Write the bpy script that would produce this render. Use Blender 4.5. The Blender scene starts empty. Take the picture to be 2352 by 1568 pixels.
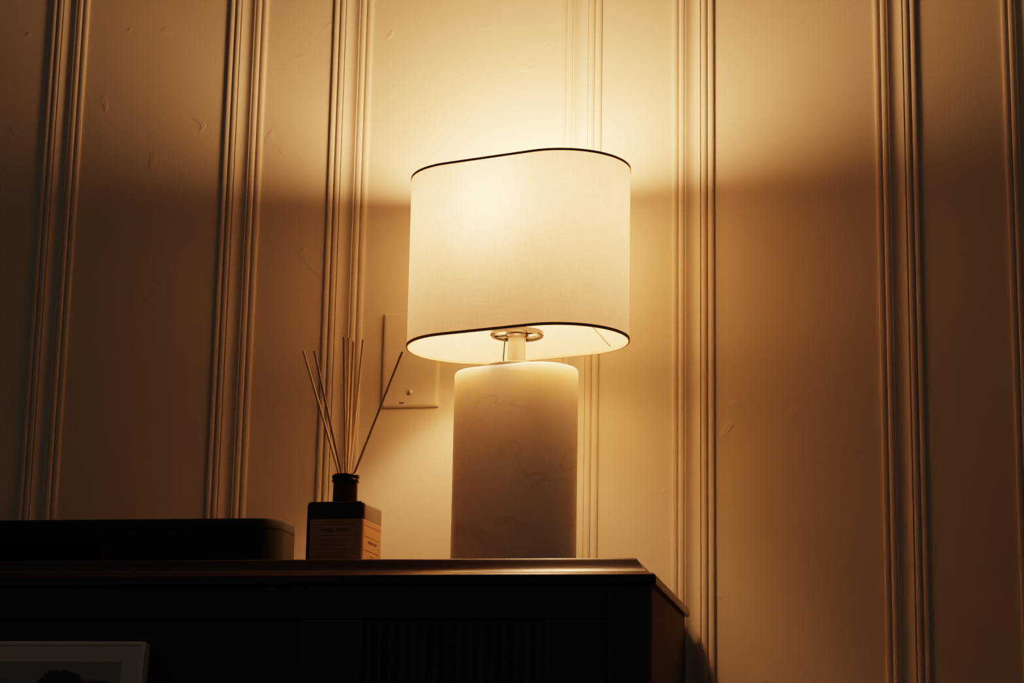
import bpy, bmesh, math, random
from mathutils import Vector, Matrix
random.seed(4)
C = bpy.context.scene.collection
PI = math.pi
W_, H_, F_ = 2352.0, 1568.0, 5045.0
vs_ = bpy.context.scene.view_settings
vs_.view_transform = 'Filmic'; vs_.look = 'Medium High Contrast'

# ------------------------------------------------------------------ camera
ez = Vector((414, 21784, -5045)).normalized()          # world up seen in camera axes
ey = Vector((964, -1195, -5045)); ey = (ey - ez*ey.dot(ez)).normalized()
ex = ey.cross(ez)
R = Matrix((ex, ey, ez))                                # camera -> world
CAM = Vector((0, -2.40, 0.55))
cd = bpy.data.cameras.new('camera'); cam = bpy.data.objects.new('camera', cd); C.objects.link(cam)
M = R.to_4x4(); M.translation = CAM; cam.matrix_world = M
cd.sensor_width = 36; cd.lens = F_/W_*36; cd.clip_start = 0.05
cd.dof.use_dof = True; cd.dof.focus_distance = 2.33; cd.dof.aperture_fstop = 9.0
bpy.context.scene.camera = cam
def at(px, py, axis, val):
    d = R @ Vector(((px-W_/2)/F_, -(py-H_/2)/F_, -1))
    i = 'xyz'.index(axis)
    return CAM + d*((val-CAM[i])/d[i])

# ------------------------------------------------------------------ materials
def new_mat(name):
    m = bpy.data.materials.new(name); m.use_nodes = True
    n = m.node_tree.nodes; n.clear()
    out = n.new('ShaderNodeOutputMaterial')
    return m, n, m.node_tree.links, out
def principled(name, col, rough=0.5, metal=0, noise=None, col2=None, bump=0, bscale=100, coat=0, stretch=(1,1,1), spec=0.5, sss=None):
    m, n, l, out = new_mat(name)
    b = n.new('ShaderNodeBsdfPrincipled'); l.new(b.outputs[0], out.inputs[0])
    b.inputs['Base Color'].default_value = (*col, 1); b.inputs['Roughness'].default_value = rough
    b.inputs['Metallic'].default_value = metal; b.inputs['Coat Weight'].default_value = coat
    b.inputs['Specular IOR Level'].default_value = spec
    tc = n.new('ShaderNodeTexCoord'); mp = n.new('ShaderNodeMapping'); l.new(tc.outputs['Object'], mp.inputs[0])
    mp.inputs['Scale'].default_value = stretch
    if col2:
        t = n.new('ShaderNodeTexNoise'); t.inputs['Scale'].default_value = noise or 10; t.inputs['Detail'].default_value = 5
        l.new(mp.outputs[0], t.inputs['Vector'])
        mx = n.new('ShaderNodeMix'); mx.data_type = 'RGBA'
        mx.inputs['A'].default_value = (*col, 1); mx.inputs['B'].default_value = (*col2, 1)
        l.new(t.outputs['Fac'], mx.inputs['Factor']); l.new(mx.outputs['Result'], b.inputs['Base Color'])
    if bump:
        t2 = n.new('ShaderNodeTexNoise'); t2.inputs['Scale'].default_value = bscale; t2.inputs['Detail'].default_value = 3
        l.new(mp.outputs[0], t2.inputs['Vector'])
        bp = n.new('ShaderNodeBump'); bp.inputs['Strength'].default_value = 1; bp.inputs['Distance'].default_value = bump
        l.new(t2.outputs['Fac'], bp.inputs['Height']); l.new(bp.outputs[0], b.inputs['Normal'])
    return m

def wall_material():
    m, n, l, out = new_mat('painted_wall')
    b = n.new('ShaderNodeBsdfPrincipled'); l.new(b.outputs[0], out.inputs[0])
    b.inputs['Base Color'].default_value = (0.76, 0.67, 0.54, 1); b.inputs['Roughness'].default_value = 0.6
    tc = n.new('ShaderNodeTexCoord')
    n1 = n.new('ShaderNodeTexNoise'); n1.inputs['Scale'].default_value = 9; n1.inputs['Detail'].default_value = 3
    n2 = n.new('ShaderNodeTexNoise'); n2.inputs['Scale'].default_value = 320; n2.inputs['Detail'].default_value = 2
    v = n.new('ShaderNodeTexNoise'); v.inputs['Scale'].default_value = 26; v.inputs['Detail'].default_value = 1; v.inputs['Distortion'].default_value = 1.2
    for t in (n1, n2, v): l.new(tc.outputs['Object'], t.inputs['Vector'])
    r = n.new('ShaderNodeMapRange'); r.inputs['From Min'].default_value = 0.71; r.inputs['From Max'].default_value = 0.78
    l.new(v.outputs['Fac'], r.inputs['Value'])
    b1 = n.new('ShaderNodeBump'); b1.inputs['Distance'].default_value = 0.0010; b1.inputs['Strength'].default_value = 0.5
    b2 = n.new('ShaderNodeBump'); b2.inputs['Distance'].default_value = 0.00012; b2.inputs['Strength'].default_value = 0.6
    b3 = n.new('ShaderNodeBump'); b3.inputs['Distance'].default_value = 0.00035; b3.inputs['Strength'].default_value = 0.8
    l.new(n1.outputs['Fac'], b1.inputs['Height']); l.new(n2.outputs['Fac'], b2.inputs['Height']); l.new(r.outputs[0], b3.inputs['Height'])
    l.new(b1.outputs[0], b2.inputs['Normal']); l.new(b2.outputs[0], b3.inputs['Normal']); l.new(b3.outputs[0], b.inputs['Normal'])
    return m

def shade_material():
    m, n, l, out = new_mat('linen_shade')
    uv = n.new('ShaderNodeUVMap'); uv.uv_map = 'uv'
    def thread(sx, sy):
        mp = n.new('ShaderNodeMapping'); mp.inputs['Scale'].default_value = (sx, sy, 1); l.new(uv.outputs[0], mp.inputs[0])
        t = n.new('ShaderNodeTexNoise'); t.inputs['Scale'].default_value = 1; t.inputs['Detail'].default_value = 2
        l.new(mp.outputs[0], t.inputs['Vector']); return t
    a, c = thread(1500, 40), thread(40, 1500)
    ad = n.new('ShaderNodeMath'); ad.operation = 'ADD'; l.new(a.outputs['Fac'], ad.inputs[0]); l.new(c.outputs['Fac'], ad.inputs[1])
    r = n.new('ShaderNodeMapRange'); r.inputs['From Min'].default_value = 0.6; r.inputs['From Max'].default_value = 1.4
    r.inputs['To Min'].default_value = 0.0; r.inputs['To Max'].default_value = 1.0; l.new(ad.outputs[0], r.inputs['Value'])
    def mixc(c1, c2):
        x = n.new('ShaderNodeMix'); x.data_type = 'RGBA'; x.inputs['A'].default_value = (*c1, 1); x.inputs['B'].default_value = (*c2, 1)
        l.new(r.outputs[0], x.inputs['Factor']); return x.outputs['Result']
    d = n.new('ShaderNodeBsdfDiffuse'); l.new(mixc((0.46,0.40,0.32),(0.60,0.54,0.45)), d.inputs['Color'])
    t = n.new('ShaderNodeBsdfTranslucent'); l.new(mixc((0.62,0.52,0.41),(0.90,0.79,0.67)), t.inputs['Color'])
    mx = n.new('ShaderNodeMixShader'); mx.inputs[0].default_value = 0.155
    l.new(d.outputs[0], mx.inputs[1]); l.new(t.outputs[0], mx.inputs[2]); l.new(mx.outputs[0], out.inputs[0])
    return m

def alabaster_material():
    m, n, l, out = new_mat('alabaster')
    b = n.new('ShaderNodeBsdfPrincipled'); l.new(b.outputs[0], out.inputs[0])
    tc = n.new('ShaderNodeTexCoord')
    mp = n.new('ShaderNodeMapping'); mp.inputs['Rotation'].default_value = (0, 0.7, 0); mp.inputs['Scale'].default_value = (1, 1, 1.8)
    l.new(tc.outputs['Object'], mp.inputs[0])
    n1 = n.new('ShaderNodeTexNoise'); n1.inputs['Scale'].default_value = 8; n1.inputs['Detail'].default_value = 3; n1.inputs['Distortion'].default_value = 0.5
    l.new(mp.outputs[0], n1.inputs['Vector'])
    sb = n.new('ShaderNodeMath'); sb.operation = 'SUBTRACT'; sb.inputs[1].default_value = 0.5; l.new(n1.outputs['Fac'], sb.inputs[0])
    ab = n.new('ShaderNodeMath'); ab.operation = 'ABSOLUTE'; l.new(sb.outputs[0], ab.inputs[0])
    mr = n.new('ShaderNodeMapRange'); mr.inputs['From Min'].default_value = 0.0; mr.inputs['From Max'].default_value = 0.022; l.new(ab.outputs[0], mr.inputs['Value'])
    n2 = n.new('ShaderNodeTexNoise'); n2.inputs['Scale'].default_value = 14; l.new(tc.outputs['Object'], n2.inputs['Vector'])
    mr2 = n.new('ShaderNodeMapRange'); mr2.inputs['From Min'].default_value = 0.38; mr2.inputs['From Max'].default_value = 0.56; l.new(n2.outputs['Fac'], mr2.inputs['Value'])
    mxv = n.new('ShaderNodeMath'); mxv.operation = 'MAXIMUM'; l.new(mr.outputs[0], mxv.inputs[0]); l.new(mr2.outputs[0], mxv.inputs[1])
    x = n.new('ShaderNodeMix'); x.data_type = 'RGBA'; x.inputs['A'].default_value = (0.72,0.65,0.55,1); x.inputs['B'].default_value = (0.81,0.77,0.69,1)
    l.new(mxv.outputs[0], x.inputs['Factor']); l.new(x.outputs['Result'], b.inputs['Base Color'])
    b.inputs['Roughness'].default_value = 0.42
    b.inputs['Subsurface Weight'].default_value = 1; b.inputs['Subsurface Radius'].default_value = (1, 0.74, 0.56); b.inputs['Subsurface Scale'].default_value = 0.048
    return m

def print_material():
    # landscape print: pale sky, a dark tree and a brown roof (object coords, origin at the picture's top right corner)
    m, n, l, out = new_mat('landscape_print')
    b = n.new('ShaderNodeBsdfPrincipled'); l.new(b.outputs[0], out.inputs[0]); b.inputs['Roughness'].default_value = 0.5
    tc = n.new('ShaderNodeTexCoord')
    nz = n.new('ShaderNodeTexNoise'); nz.inputs['Scale'].default_value = 90; nz.inputs['Detail'].default_value = 5; l.new(tc.outputs['Object'], nz.inputs['Vector'])
    def blob(cx, cz, sx, sz, amp):
        mp = n.new('ShaderNodeMapping'); mp.inputs['Location'].default_value = (-cx/sx, 0, -cz/sz); mp.inputs['Scale'].default_value = (1/sx, 0, 1/sz)
        l.new(tc.outputs['Object'], mp.inputs[0])
        ln = n.new('ShaderNodeVectorMath'); ln.operation = 'LENGTH'; l.new(mp.outputs[0], ln.inputs[0])
        a = n.new('ShaderNodeMath'); a.operation = 'MULTIPLY_ADD'; a.inputs[1].default_value = amp; l.new(nz.outputs['Fac'], a.inputs[0]); l.new(ln.outputs['Value'], a.inputs[2])
        r = n.new('ShaderNodeMapRange'); r.inputs['From Min'].default_value = 0.95+amp*0.5; r.inputs['From Max'].default_value = 1.1+amp*0.5
        r.inputs['To Min'].default_value = 1; r.inputs['To Max'].default_value = 0; l.new(a.outputs[0], r.inputs['Value']); return r.outputs[0]
    def mix(a, c, f):
        x = n.new('ShaderNodeMix'); x.data_type = 'RGBA'
        if isinstance(a, tuple): x.inputs['A'].default_value = (*a, 1)
        else: l.new(a, x.inputs['A'])
        x.inputs['B'].default_value = (*c, 1); l.new(f, x.inputs['Factor']); return x.outputs['Result']
    c = mix((0.44,0.38,0.34), (0.16,0.16,0.12), blob(-0.20, -0.32, 0.30, 0.285, 0.15))
    c = mix(c, (0.20,0.11,0.075), blob(-0.026, -0.030, 0.022, 0.012, 0.2))
    c = mix(c, (0.04,0.048,0.03), blob(-0.062, -0.028, 0.024, 0.020, 1.1))
    l.new(c, b.inputs['Base Color'])
    return m

M_wall = wall_material()
M_trim = principled('painted_trim', (0.76,0.67,0.54), 0.5, noise=30, col2=(0.74,0.65,0.52))
M_floor = principled('dark_floorboards', (0.05,0.03,0.02), 0.5, noise=6, col2=(0.09,0.05,0.03), stretch=(1,8,1))
M_shade = shade_material()
M_tape = principled('shade_trim_tape', (0.58,0.37,0.22), 0.8, noise=400, col2=(0.50,0.31,0.18))
M_ala = alabaster_material()
M_chrome = principled('polished_chrome', (0.17,0.15,0.13), 0.14, 1, noise=30, col2=(0.13,0.115,0.10))
M_column = principled('satin_column', (0.56,0.49,0.39), 0.30, 0.5, noise=30, col2=(0.50,0.43,0.34))
M_wire = principled('white_wire', (0.50,0.40,0.28), 0.4, 0, noise=50, col2=(0.40,0.31,0.22))
M_cord = principled('green_cord', (0.03,0.10,0.05), 0.5, noise=60, col2=(0.02,0.07,0.04))
M_wood = principled('dark_mahogany', (0.034,0.017,0.012), 0.27, noise=7, col2=(0.016,0.009,0.007), stretch=(1,10,10), coat=0.0, bump=0.00006, bscale=60)
M_side = principled('mahogany_side', (0.060,0.050,0.042), 0.5, noise=7, col2=(0.045,0.036,0.031), stretch=(10,10,1), bump=0.0001, bscale=60, spec=0.35)
M_front = principled('dull_mahogany_front', (0.095,0.072,0.066), 0.55, noise=7, col2=(0.072,0.056,0.051), stretch=(10,10,1), spec=0.4)
M_black = principled('matte_black_plastic', (0.022,0.026,0.025), 0.6, noise=300, col2=(0.028,0.032,0.029), bump=0.00005, bscale=600, spec=0.22)
M_paper = principled('dull_page_edges', (0.012,0.011,0.010), 0.9, noise=200, col2=(0.009,0.008,0.007), spec=0.05)
M_cover = principled('dark_booklet_cover', (0.012,0.012,0.011), 0.7, noise=200, col2=(0.016,0.015,0.013), spec=0.15)
M_glass = principled('dark_amber_glass', (0.034,0.011,0.005), 0.12, noise=20, col2=(0.024,0.008,0.004))
M_label = principled('kraft_label', (0.68,0.40,0.20), 0.75, noise=40, col2=(0.56,0.31,0.15), stretch=(1,1,12))
M_ink = principled('brown_ink', (0.26,0.12,0.06), 0.8, noise=50, col2=(0.22,0.10,0.05))
M_reed = principled('tan_reed', (0.92,0.69,0.44), 0.7, noise=40, col2=(0.82,0.58,0.34), stretch=(8,8,1))
M_plate = principled('cream_plate', (0.78,0.70,0.57), 0.4, noise=20, col2=(0.76,0.68,0.55))
M_screw = principled('painted_screw', (0.80,0.74,0.64), 0.25, 0.3, noise=80, col2=(0.7,0.64,0.55))
M_dark = principled('dark_gap', (0.02,0.015,0.01), 0.8, noise=80, col2=(0.03,0.02,0.015))
M_frame = principled('off_white_frame', (0.88,0.82,0.70), 0.5, noise=40, col2=(0.84,0.78,0.66))
M_mat = principled('cream_mount', (0.80,0.74,0.62), 0.8, noise=200, col2=(0.76,0.70,0.59))
M_print = print_material()
def bulb_material():
    m, n, l, out = new_mat('lit_bulb_glass')
    e = n.new('ShaderNodeEmission'); e.inputs['Color'].default_value = (1.0, 0.60, 0.22, 1); e.inputs['Strength'].default_value = 20
    l.new(e.outputs[0], out.inputs[0]); return m
M_bulb = bulb_material()

# ------------------------------------------------------------------ helpers
def mesh(name, verts, faces, mat, parent=None, smooth=False, uvs=None):
    me = bpy.data.meshes.new(name); me.from_pydata([tuple(v) for v in verts], [], faces)
    if uvs:
        lay = me.uv_layers.new(name='uv')
        for p in me.polygons:
            for li, vi in zip(p.loop_indices, p.vertices): lay.data[li].uv = uvs[vi]
    bm = bmesh.new(); bm.from_mesh(me); bmesh.ops.recalc_face_normals(bm, faces=bm.faces); bm.to_mesh(me); bm.free()
    me.materials.append(mat)
    if smooth:
        for p in me.polygons: p.use_smooth = True
        try: me.set_sharp_from_angle(angle=math.radians(35))
        except Exception: pass
    o = bpy.data.objects.new(name, me); C.objects.link(o); o.parent = parent
    return o
def loft(rings, closed=False):
    n = len(rings[0]); v = [p for r in rings for p in r]; f = []
    m = len(rings)
    for i in range(m if closed else m-1):
        a, b = i*n, ((i+1) % m)*n
        for j in range(n): f.append((a+j, a+(j+1) % n, b+(j+1) % n, b+j))
    if not closed: f.append(tuple(range(n))[::-1]); f.append(tuple(range((m-1)*n, m*n)))
    return v, f
def merge(parts):
    V, Fc = [], []
    for v, f in parts:
        k = len(V); V += list(v); Fc += [tuple(i+k for i in q) for q in f]
    return V, Fc
def box(x0, x1, y0, y1, z0, z1, bev=0.0):
    def rect(i, z): return [(x0+i,y0+i,z),(x1-i,y0+i,z),(x1-i,y1-i,z),(x0+i,y1-i,z)]
    if not bev: return loft([rect(0,z0), rect(0,z1)])
    return loft([rect(bev,z0), rect(0,z0+bev), rect(0,z1-bev), rect(bev,z1)])
def stadium(L, W, z, n=32, cx=0, cy=0):
    r = W/2; a = (L-W)/2; p = []
    for k in range(n+1): t = -PI/2 + PI*k/n; p.append((cx+a+r*math.cos(t), cy+r*math.sin(t), z))
    for k in range(n+1): t = PI/2 + PI*k/n; p.append((cx-a+r*math.cos(t), cy+r*math.sin(t), z))
    return p
def rrect(w, d, r, z, n=8, cx=0, cy=0):
    p = []
    for sx, sy, t0 in ((1,-1,-PI/2),(1,1,0),(-1,1,PI/2),(-1,-1,PI)):
        for k in range(n+1):
            t = t0 + PI/2*k/n; p.append((cx+sx*(w/2-r)+r*math.cos(t), cy+sy*(d/2-r)+r*math.sin(t), z))
    return p
def lathe(prof, n=32, cx=0, cy=0, closed=False):
    return loft([[(cx+max(r,1e-5)*math.cos(2*PI*k/n), cy+max(r,1e-5)*math.sin(2*PI*k/n), z) for k in range(n)] for r, z in prof], closed)
def tube(p, q, r, n=10):
    p, q = Vector(p), Vector(q); d = (q-p).normalized(); a = d.orthogonal().normalized(); b = d.cross(a)
    return loft([[c + (a*math.cos(2*PI*k/n)+b*math.sin(2*PI*k/n))*r for k in range(n)] for c in (p, q)])
def path_tube(pts, r, n=8):
    pts = [Vector(p) for p in pts]; rings = []
    for i, c in enumerate(pts):
        d = (pts[min(i+1,len(pts)-1)]-pts[max(i-1,0)]).normalized(); a = d.cross(Vector((0,1,0.01))).normalized(); b = d.cross(a)
        rings.append([c+(a*math.cos(2*PI*k/n)+b*math.sin(2*PI*k/n))*r for k in range(n)])
    return loft(rings)
def tag(o, label, cat, group=None):
    o['label'] = label; o['category'] = cat
    if group: o['group'] = group
    return o
def struct(o, label=None):
    o['kind'] = 'structure'
    if label: o['label'] = label
    return o
def thing(name, loc, rz, label, cat, group=None):
    o = bpy.data.objects.new(name, None); C.objects.link(o); o.location = loc; o.rotation_euler = (0,0,rz); o.empty_display_size = 0.05
    return tag(o, label, cat, group)

# ------------------------------------------------------------------ setting
struct(mesh('floor', *box(-2.6, 2.2, -3.2, 0.0, -0.05, 0.0), M_floor), 'dark floorboards')
struct(mesh('wall_back', *box(-2.6, 2.2, 0.0, 0.1, -0.05, 2.7), M_wall), 'warm cream painted wall with small dents')
def moulding_profile():
    mm = 0.001; W = 48; p = [(0,0),(0,2.4)]
    def arc(x0, x1, zb, h, n=8):
        for k in range(n+1):
            t = PI*k/n; p.append(((x0+x1)/2-(x1-x0)/2*math.cos(t), zb+h*math.sin(t)))
    arc(0.3, 6.6, 2.2, 1.8); p.append((6.9, 1.0)); p.append((7.9, 1.0))
    arc(8.2, 14.4, 2.8, 2.0); p.append((14.7, 2.4)); p.append((15.6, 2.4))
    p.append((15.9, 4.2))
    half = list(p)
    for k in range(1, 12): p.append((15.9+16.2*k/12, 4.2-3.1*math.sin(PI*k/12)))
    p += [(W-x, z) for x, z in reversed(half)]
    return [(x*mm-0.024, -z*mm*0.62) for x, z in p]
prof = moulding_profile()
for i, px in enumerate((165, 574, 814, 1337, 1592, 2053, 2347)):
    c = at(px, 0, 'y', 0.0)
    o = mesh('trim_%d' % (i+1), *loft([[(x, y, z) for x, y in prof] for z in (0.0, 2.7)]), M_trim, None, False)
    o.location.x = c.x; struct(o, 'vertical cream beaded wall moulding')

# ------------------------------------------------------------------ cabinet
b = at(1583, 1405, 'y', -0.004); zl = b.z
fc = at(1505, 1325, 'z', zl); x1 = (fc.x+b.x)/2+0.001; y0 = fc.y
x0 = at(-420, 1330, 'z', zl).x; yb = -0.010
ZT = zl + 0.022
cab = thing('cabinet', ((x0+x1)/2, (y0+yb)/2, 0), 0, 'dark mahogany cabinet with a moulded top, under the glowing lamp', 'cabinet')
ox, oy = cab.location.x, cab.location.y
def loc(vf): return [(x-ox, y-oy, z) for x, y, z in vf[0]], vf[1]
P = [(0.010,-0.0065),(0.0012,-0.006),(0,-0.005),(0,0.000),(0.0006,0.0020),(0.0018,0.0036),(0.0036,0.0046),(0.0060,0.0052),(0.0085,0.0062),(0.0115,0.0082),(0.0145,0.0112),(0.0175,0.0150),(0.0203,0.0190),(0.0220,0.0210),(0.0238,0.0219),(0.0255,0.022)]
mesh('top', *loc(loft([[(x0+i,y0+i,zl+z),(x1-i,y0+i,zl+z),(x1-i,yb,zl+z),(x0+i,yb,zl+z)] for i, z in P])), M_wood, cab, True)
bx0, bx1, by0 = x0+0.007, x1-0.0055, y0+0.007; zb = zl-0.0067
mesh('body', *loc(box(bx0, bx1-0.004, by0+0.008, yb, 0.07, zb)), M_front, cab)
mesh('side_panel', *loc(box(bx1-0.004, bx1, by0+0.004, yb, 0.07, zb)), M_side, cab)
mesh('side_panel', *loc(box(bx0-0.004, bx0, by0+0.004, yb, 0.07, zb)), M_side, cab)
mesh('plinth', *loc(box(bx0+0.02, bx1-0.02, by0+0.03, yb, 0.0, 0.07)), M_front, cab)
s0 = at(1395, 1450, 'y', by0).x; s1 = at(1250, 1450, 'y', by0).x; s2 = at(830, 1450, 'y', by0).x; s3 = at(690, 1450, 'y', by0).x
zr = at(1000, 1420, 'y', by0).z
mesh('corner_post', *loc(box(s0, bx1, by0-0.001, by0+0.0079, 0.07, zb, 0.001)), M_front, cab)
mesh('top_rail', *loc(box(bx0, s0-0.001, by0, by0+0.0079, zr, zb, 0.001)), M_front, cab)
mesh('bottom_rail', *loc(box(bx0, s0-0.001, by0, by0+0.0079, 0.07, 0.13, 0.001)), M_front, cab)
mesh('stile', *loc(box(s1, s0-0.001, by0, by0+0.0079, 0.131, zr-0.001, 0.001)), M_front, cab)
mesh('stile', *loc(box(s3, s2, by0, by0+0.0079, 0.131, zr-0.001, 0.001)), M_front, cab)
fl = []
nfl = 16; wf = (s1-s2)/nfl
for k in range(nfl):
    xa = s2+k*wf; pr = [(xa+wf*0.06+wf*0.88*j/8, by0+0.0079-0.0035*math.sin(PI*j/8)) for j in range(9)]
    fl.append(loft([[(x, y, z) for x, y in pr] for z in (0.132, zr-0.002)]))
mesh('fluted_panel', *loc(merge(fl)), M_front, cab, smooth=True)
mesh('plain_panel', *loc(box(bx0, s3-0.001, by0+0.005, by0+0.0079, 0.131, zr-0.001, 0.001)), M_front, cab)

# ------------------------------------------------------------------ lamp
YL = -0.120
cxp = at(1187, 790, 'y', YL); XL = cxp.x
sb_z = at(1442, 788, 'y', YL-0.045).z - ZT + 0.0125; st_z = at(1447, 397, 'y', YL-0.045).z - ZT + 0.0160
bt_z = at(1325, 850, 'y', YL-0.03).z - ZT + 0.0068
A = math.radians(-17.2)
lamp = thing('table_lamp', (XL, YL, ZT), A, 'lit table lamp with oval cream linen shade and alabaster base', 'lamp')
SL, SW = 0.2530, 0.1470
BL, BW = 0.1405, 0.081
mesh('lamp_base', *loft([stadium(BL-0.004,BW-0.004,0), stadium(BL,BW,0.002), stadium(BL,BW,bt_z-0.004), stadium(BL-0.001,BW-0.001,bt_z-0.0022), stadium(BL-0.0035,BW-0.0035,bt_z-0.0006), stadium(BL-0.007,BW-0.007,bt_z)]), M_ala, lamp, True)
mesh('base_plate', *lathe([(0.038,bt_z+0.0001),(0.038,bt_z+0.0028),(0.037,bt_z+0.0035)], 48), M_column, lamp, True)
mesh('column', *lathe([(0.0098,bt_z+0.0036),(0.0098,sb_z+0.012)]), M_column, lamp, True)
# chrome ring with a hub and two short bars
rg = []
zr_ = sb_z+0.011
rg.append(lathe([(0.0245,zr_-0.0024),(0.0280,zr_-0.0028),(0.0292,zr_-0.002),(0.0292,zr_+0.002),(0.0280,zr_+0.0028),(0.0245,zr_+0.0024),(0.0240,zr_)], 48, closed=True))
rg.append(lathe([(0.0105,zr_-0.004),(0.0130,zr_-0.002),(0.0130,zr_+0.006),(0.0105,zr_+0.008)]))
rg.append(tube((-0.0255,0,zr_), (0.0255,0,zr_), 0.0018))
mesh('carrier_ring', *merge(rg), M_chrome, lamp, True)
bz = st_z - 0.044                                       # centre of the round bulb
sk = mesh('socket', *lathe([(0.009,zr_+0.008),(0.009,bz-0.085),(0.016,bz-0.08),(0.017,bz-0.055),(0.0145,bz-0.050)]), M_chrome, lamp, True)
bp = [(0.013,bz-0.0499),(0.014,bz-0.042),(0.020,bz-0.028)]
for k in range(0, 13):
    t = -0.75 + (PI/2+0.75)*k/12; bp.append((0.0345*math.cos(t), bz+0.0345*math.sin(t)))
mesh('bulb', *lathe(bp, 24), M_bulb, lamp, True)
ld = bpy.data.lights.new('bulb_light', 'POINT'); ld.color = (1.0, 0.46, 0.20); ld.energy = 12.5; ld.shadow_soft_size = 0.038
try: ld.use_soft_falloff = False
except Exception: pass
lo = bpy.data.objects.new('bulb_light', ld); C.objects.link(lo); lo.parent = lamp; lo.location = (0, 0, bz)
# shade cloth: one thin sheet
ring0, ring1 = stadium(SL, SW, sb_z, 40), stadium(SL, SW, st_z, 40)
n = len(ring0); per = [0]
for k in range(n): per.append(per[-1] + (Vector(ring0[(k+1) % n])-Vector(ring0[k])).length)
vs, us, fs = [], [], []
for k in range(n+1):
    vs += [ring0[k % n], ring1[k % n]]; us += [(per[k], 0), (per[k], st_z-sb_z)]
    if k < n: fs.append((2*k, 2*k+2, 2*k+3, 2*k+1))
sh = mesh('lamp_shade', vs, fs, M_shade, lamp, True, us)
for z0_, z1_ in ((sb_z-0.0013, sb_z+0.0017), (st_z-0.0019, st_z+0.0009)):
    r_ = [stadium(SL+0.0018,SW+0.0018,z0_,40), stadium(SL+0.0018,SW+0.0018,z1_,40), stadium(SL-0.0018,SW-0.0018,z1_,40), stadium(SL-0.0018,SW-0.0018,z0_,40)]
    mesh('rim', *loft(r_, True), M_tape, sh, True)
for s in (1, -1):
    mesh('shade_arm', *tube((s*0.010, s*0.007, sb_z+0.098), (s*0.083, s*0.062, sb_z+0.003), 0.0010), M_wire, lamp, True)
lx, ly = -0.0135, -0.004
mesh('cord', *path_tube([(lx,ly,bt_z+0.0037),(lx-0.0005,ly,bt_z+0.015),(lx+0.0006,ly,bt_z+0.03),(lx+0.0012,ly,sb_z+0.007)], 0.0009), M_cord, lamp, True)

# ------------------------------------------------------------------ wall plate
pl = at(876, 938, 'y', 0); pr_ = at(1008, 938, 'y', 0); pt = at(880, 721, 'y', 0)
pw, ph = pr_.x-pl.x, pt.z-pl.z
wp = thing('wall_plate', ((pl.x+pr_.x)/2, 0, (pl.z+pt.z)/2), 0, 'blank cream wall plate behind the lamp and reeds', 'wall plate')
def yz(vf): return [(x, -z, y) for x, y, z in vf[0]], vf[1]     # stand a flat-lying shape up against the wall
mesh('plate', *yz(loft([rrect(pw,ph,0.002,0.0002,4), rrect(pw,ph,0.002,0.0022,4), rrect(pw-0.0015,ph-0.0015,0.002,0.0034,4), rrect(pw-0.0045,ph-0.0045,0.002,0.0044,4), rrect(pw-0.009,ph-0.009,0.002,0.0048,4)])), M_plate, wp, False)
for s in (-1, 1):
    zc = s*ph*0.345
    v, f = lathe([(0.0032,0.0048),(0.0032,0.0056),(0.0022,0.0064),(0.0005,0.0067)], 20)
    sc = mesh('screw', *yz(([(x, y+zc, z) for x, y, z in v], f)), M_screw, wp, True)
    mesh('slot', *box(-0.0004, 0.0004, -0.0070, -0.0062, zc-0.0024, zc+0.0024), M_dark, sc)
mesh('release_notch', *box(-0.012, -0.0065, -0.0051, -0.0046, -ph/2+0.0045, -ph/2+0.0057), M_dark, wp)

# ------------------------------------------------------------------ reed diffuser
S = 0.062; YB = -0.205
bt = at(833, 1149, 'y', YB-S/2).z - ZT
cx = at(794, 1120, 'y', YB); XB = cx.x
nk = at(794, 1091, 'y', YB).z - ZT
bot = thing('diffuser_bottle', (XB, YB, ZT), math.radians(-4.5), 'square dark amber glass reed diffuser bottle with kraft label', 'diffuser bottle')
mesh('bottle_body', *loft([rrect(S-0.004,S-0.004,0.003,0), rrect(S,S,0.004,0.002), rrect(S,S,0.004,bt-0.004), rrect(S-0.001,S-0.001,0.004,bt-0.0018), rrect(S-0.004,S-0.004,0.003,bt-0.0004), rrect(S-0.010,S-0.010,0.003,bt)]), M_glass, bot, True)
mesh('bottle_neck', *lathe([(0.0150,bt+0.0001),(0.0132,bt+0.002),(0.0130,nk-0.0085),(0.0143,nk-0.0080),(0.0146,nk-0.0065),(0.0143,nk-0.005),(0.0138,nk-0.0045),(0.0146,nk-0.0035),(0.0146,nk-0.001),(0.0136,nk),(0.0110,nk),(0.0105,nk-0.002),(0.0105,bt+0.0001)], 40, closed=True), M_glass, bot, True)
lz1 = at(833, 1191, 'y', YB-S/2).z - ZT; lz0 = 0.004
h = S/2+0.0003; e = 0.0045; xl = -S/2+0.005
def lab_ring(z):  # open strip wrapping the front and the right face
    pts = [(xl,-h,z)]
    for k in range(7):
        t = -PI/2+PI/2*k/6; pts.append((S/2-0.004+0.0043*math.cos(t), -S/2+0.004+0.0043*math.sin(t), z))
    pts.append((h, S/2-0.005, z)); return pts
a_, b_ = lab_ring(lz0), lab_ring(lz1); m_ = len(a_)
lab = mesh('label', a_+b_, [(k,k+1,m_+k+1,m_+k) for k in range(m_-1)], M_label, bot, True)
def line_front(xa, xb, z, t=0.00035): return box(xa, xb, -h-0.00012, -h+0.0001, z-t/2, z+t/2)
def line_side(ya, yb_, z, t=0.00035): return box(h-0.0001, h+0.00012, ya, yb_, z-t/2, z+t/2)
lh = lz1-lz0; ln = []
for fr in (0.87, 0.62, 0.30): ln += [line_front(xl+0.002, S/2-0.006, lz0+lh*fr), line_side(-S/2+0.006, S/2-0.008, lz0+lh*fr)]
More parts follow.
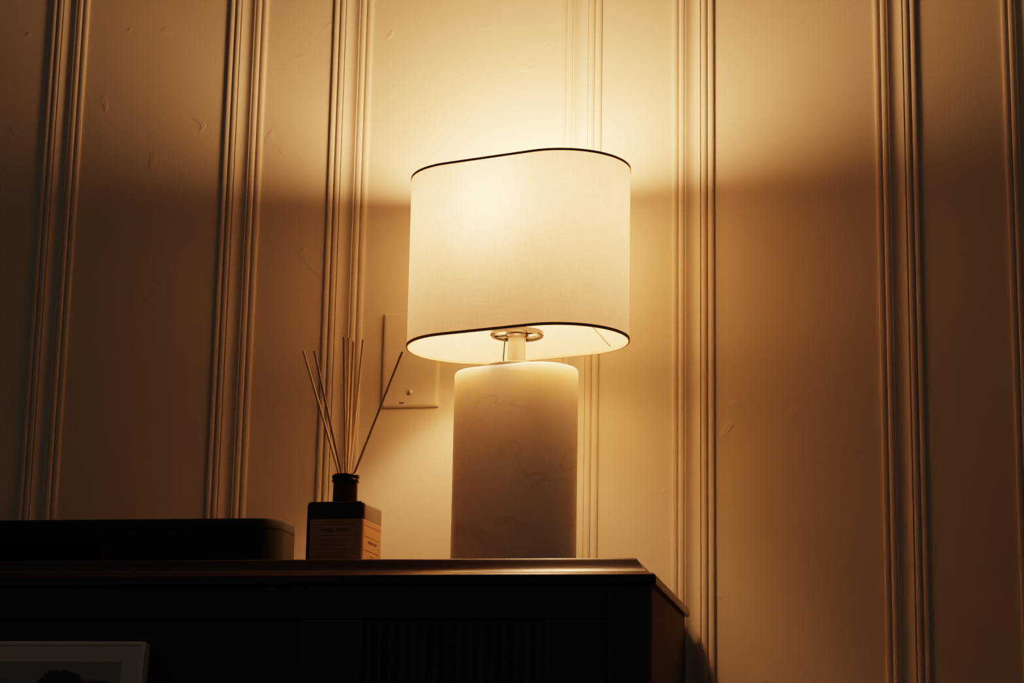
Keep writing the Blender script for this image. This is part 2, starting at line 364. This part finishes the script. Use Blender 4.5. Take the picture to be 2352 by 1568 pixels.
for k, (wd, fr) in enumerate(((0.5,0.52),(0.42,0.46),(0.5,0.40),(0.6,0.22),(0.5,0.17),(0.55,0.12))):
    ln.append(line_front(-0.02*wd*1.6, 0.02*wd*1.6, lz0+lh*fr, 0.0003))
for fr, wd in ((0.20,0.014),(0.15,0.011),(0.10,0.013)): ln.append(line_side(-wd/2, wd/2, lz0+lh*fr, 0.0005))
mesh('printed_lines', *merge(ln), M_ink, lab)
def text(s, size, loc_, rot, name='lettering'):
    cu = bpy.data.curves.new('t', 'FONT'); cu.body = s; cu.size = size; cu.align_x = 'CENTER'; cu.align_y = 'CENTER'; cu.extrude = 0.00006
    t = bpy.data.objects.new('t', cu); C.objects.link(t); bpy.context.view_layer.update()
    me = bpy.data.meshes.new_from_object(t.evaluated_get(bpy.context.evaluated_depsgraph_get())); bpy.data.objects.remove(t)
    me.materials.clear(); me.materials.append(M_ink)
    o = bpy.data.objects.new(name, me); C.objects.link(o); o.parent = lab; o.location = loc_; o.rotation_euler = rot
text('AMBER FOREST', 0.0050, (0.002, -h-0.0001, lz0+lh*0.74), (PI/2,0,0))
text('AMBER FOREST', 0.0042, (h+0.0001, 0, lz0+lh*0.50), (PI/2,0,PI/2))

reeds = [((697,806),(780,1091),'outermost on the left'), ((722,806),(785,1091),'second from the left, nearly beside the leftmost'), ((790,774),(793,1091),'tallest and upright, in the middle of the bunch'),
         ((802,776),(795,1091),'just right of the tallest upright reed'), ((812,785),(797,1091),'shortest of the upright middle bunch'), ((834,780),(803,1091),'leaning slightly right, between the upright bunch and the far right reed'), ((924,808),(812,1091),'leaning far right, crossing the wall plate')]
dy = [0.010, -0.012, -0.006, 0.014, -0.002, 0.008, -0.004]
for i, (tp, bt_, lb) in enumerate(reeds):
    tip = at(*tp, 'y', YB+dy[i]*2.2); mouth = at(*bt_, 'y', YB+dy[i]*0.35)
    d = (mouth-tip).normalized(); zf = ZT+bt+0.0022
    end = mouth + d*((zf-mouth.z)/d.z)
    base = end
    v, f = tube((0,0,0), tip-base, 0.00135, 8)
    o = mesh('reed_stick', v, f, M_reed, None, True); o.location = base
    tag(o, 'thin tan diffuser reed ' + lb, 'reed', 'diffuser reeds')

# ------------------------------------------------------------------ black box and slim booklet on the left
YF = -0.205
zt_ = at(420, 1190, 'y', YF).z; xr = at(672, 1240, 'y', YF+0.055).x
xlft = at(-380, 1200, 'y', YF).x
w = xr-xlft; d_ = 0.085; hh = zt_-ZT
bb = thing('storage_box', ((xr+xlft)/2, YF+d_/2, ZT), 0, 'long low black box with rounded corners on the cabinet', 'box')
mesh('box_body', *loft([rrect(w-0.004,d_-0.004,0.024,0.0), rrect(w,d_,0.026,0.002), rrect(w,d_,0.026,hh*0.80)]), M_black, bb, True)
mesh('lid', *loft([rrect(w-0.001,d_-0.001,0.0255,hh*0.80+0.0002), rrect(w,d_,0.026,hh*0.80+0.0008), rrect(w,d_,0.026,hh-0.003), rrect(w-0.002,d_-0.002,0.025,hh-0.0008), rrect(w-0.006,d_-0.006,0.023,hh)]), M_black, bb, True)
xr2 = at(250, 1262, 'y', -0.245).x; zb2 = at(200, 1253, 'y', -0.245).z - ZT
bk = thing('booklet', ((xr2+xlft)/2, -0.238, ZT), 0, 'slim dark booklet lying in front of the long black box', 'booklet')
w2 = xr2-xlft
mesh('pages', *box(-w2/2+0.002, w2/2-0.002, -0.020, 0.020, 0.0012, zb2-0.0012), M_paper, bk)
mesh('cover', *merge([box(-w2/2,w2/2,-0.022,0.022,0,0.0011,0.0004), box(-w2/2,w2/2,-0.022,0.022,zb2-0.0011,zb2,0.0004)]), M_cover, bk)

# ------------------------------------------------------------------ framed picture leaning on the cabinet front
yfr = by0 - 0.029
tr = at(334, 1477, 'y', yfr)
lean = math.radians(6.5); hgt = (tr.z-0.001)/math.cos(lean); wid = 0.42
fr = thing('framed_picture', (tr.x, tr.y - math.sin(lean)*hgt, 0.003), 0, 'off-white framed landscape print leaning against the cabinet front', 'picture')
fr.rotation_euler = (-lean, 0, 0)
T = 0.014
mesh('frame', *merge([box(-0.004,0,0,T,0,hgt,0.0008), box(-wid,-wid+0.004,0,T,0,hgt,0.0008), box(-wid+0.004,-0.004,0,T,hgt-0.004,hgt,0.0008), box(-wid+0.004,-0.004,0,T,0,0.004,0.0008)]), M_frame, fr)
mesh('backing', *box(-wid+0.005,-0.005,0.006,T-0.001,0.005,hgt-0.005), M_dark, fr)
mesh('mount', *box(-wid+0.0042,-0.0042,0.0015,0.0058,0.0042,hgt-0.0042), M_mat, fr)
pv = [(-wid+0.046,0,-hgt+0.038),(0,0,-hgt+0.038),(0,0,0),(-wid+0.046,0,0)]
pm = mesh('print', pv, [(0,1,2,3)], M_print, fr); pm.location = (-0.023, 0.0013, hgt-0.020)

# ------------------------------------------------------------------ faint room light
wd = bpy.data.worlds.new('dim_room'); bpy.context.scene.world = wd; wd.use_nodes = True
bg = wd.node_tree.nodes['Background']; bg.inputs[0].default_value = (1.0, 0.82, 0.66, 1); bg.inputs[1].default_value = 0.042
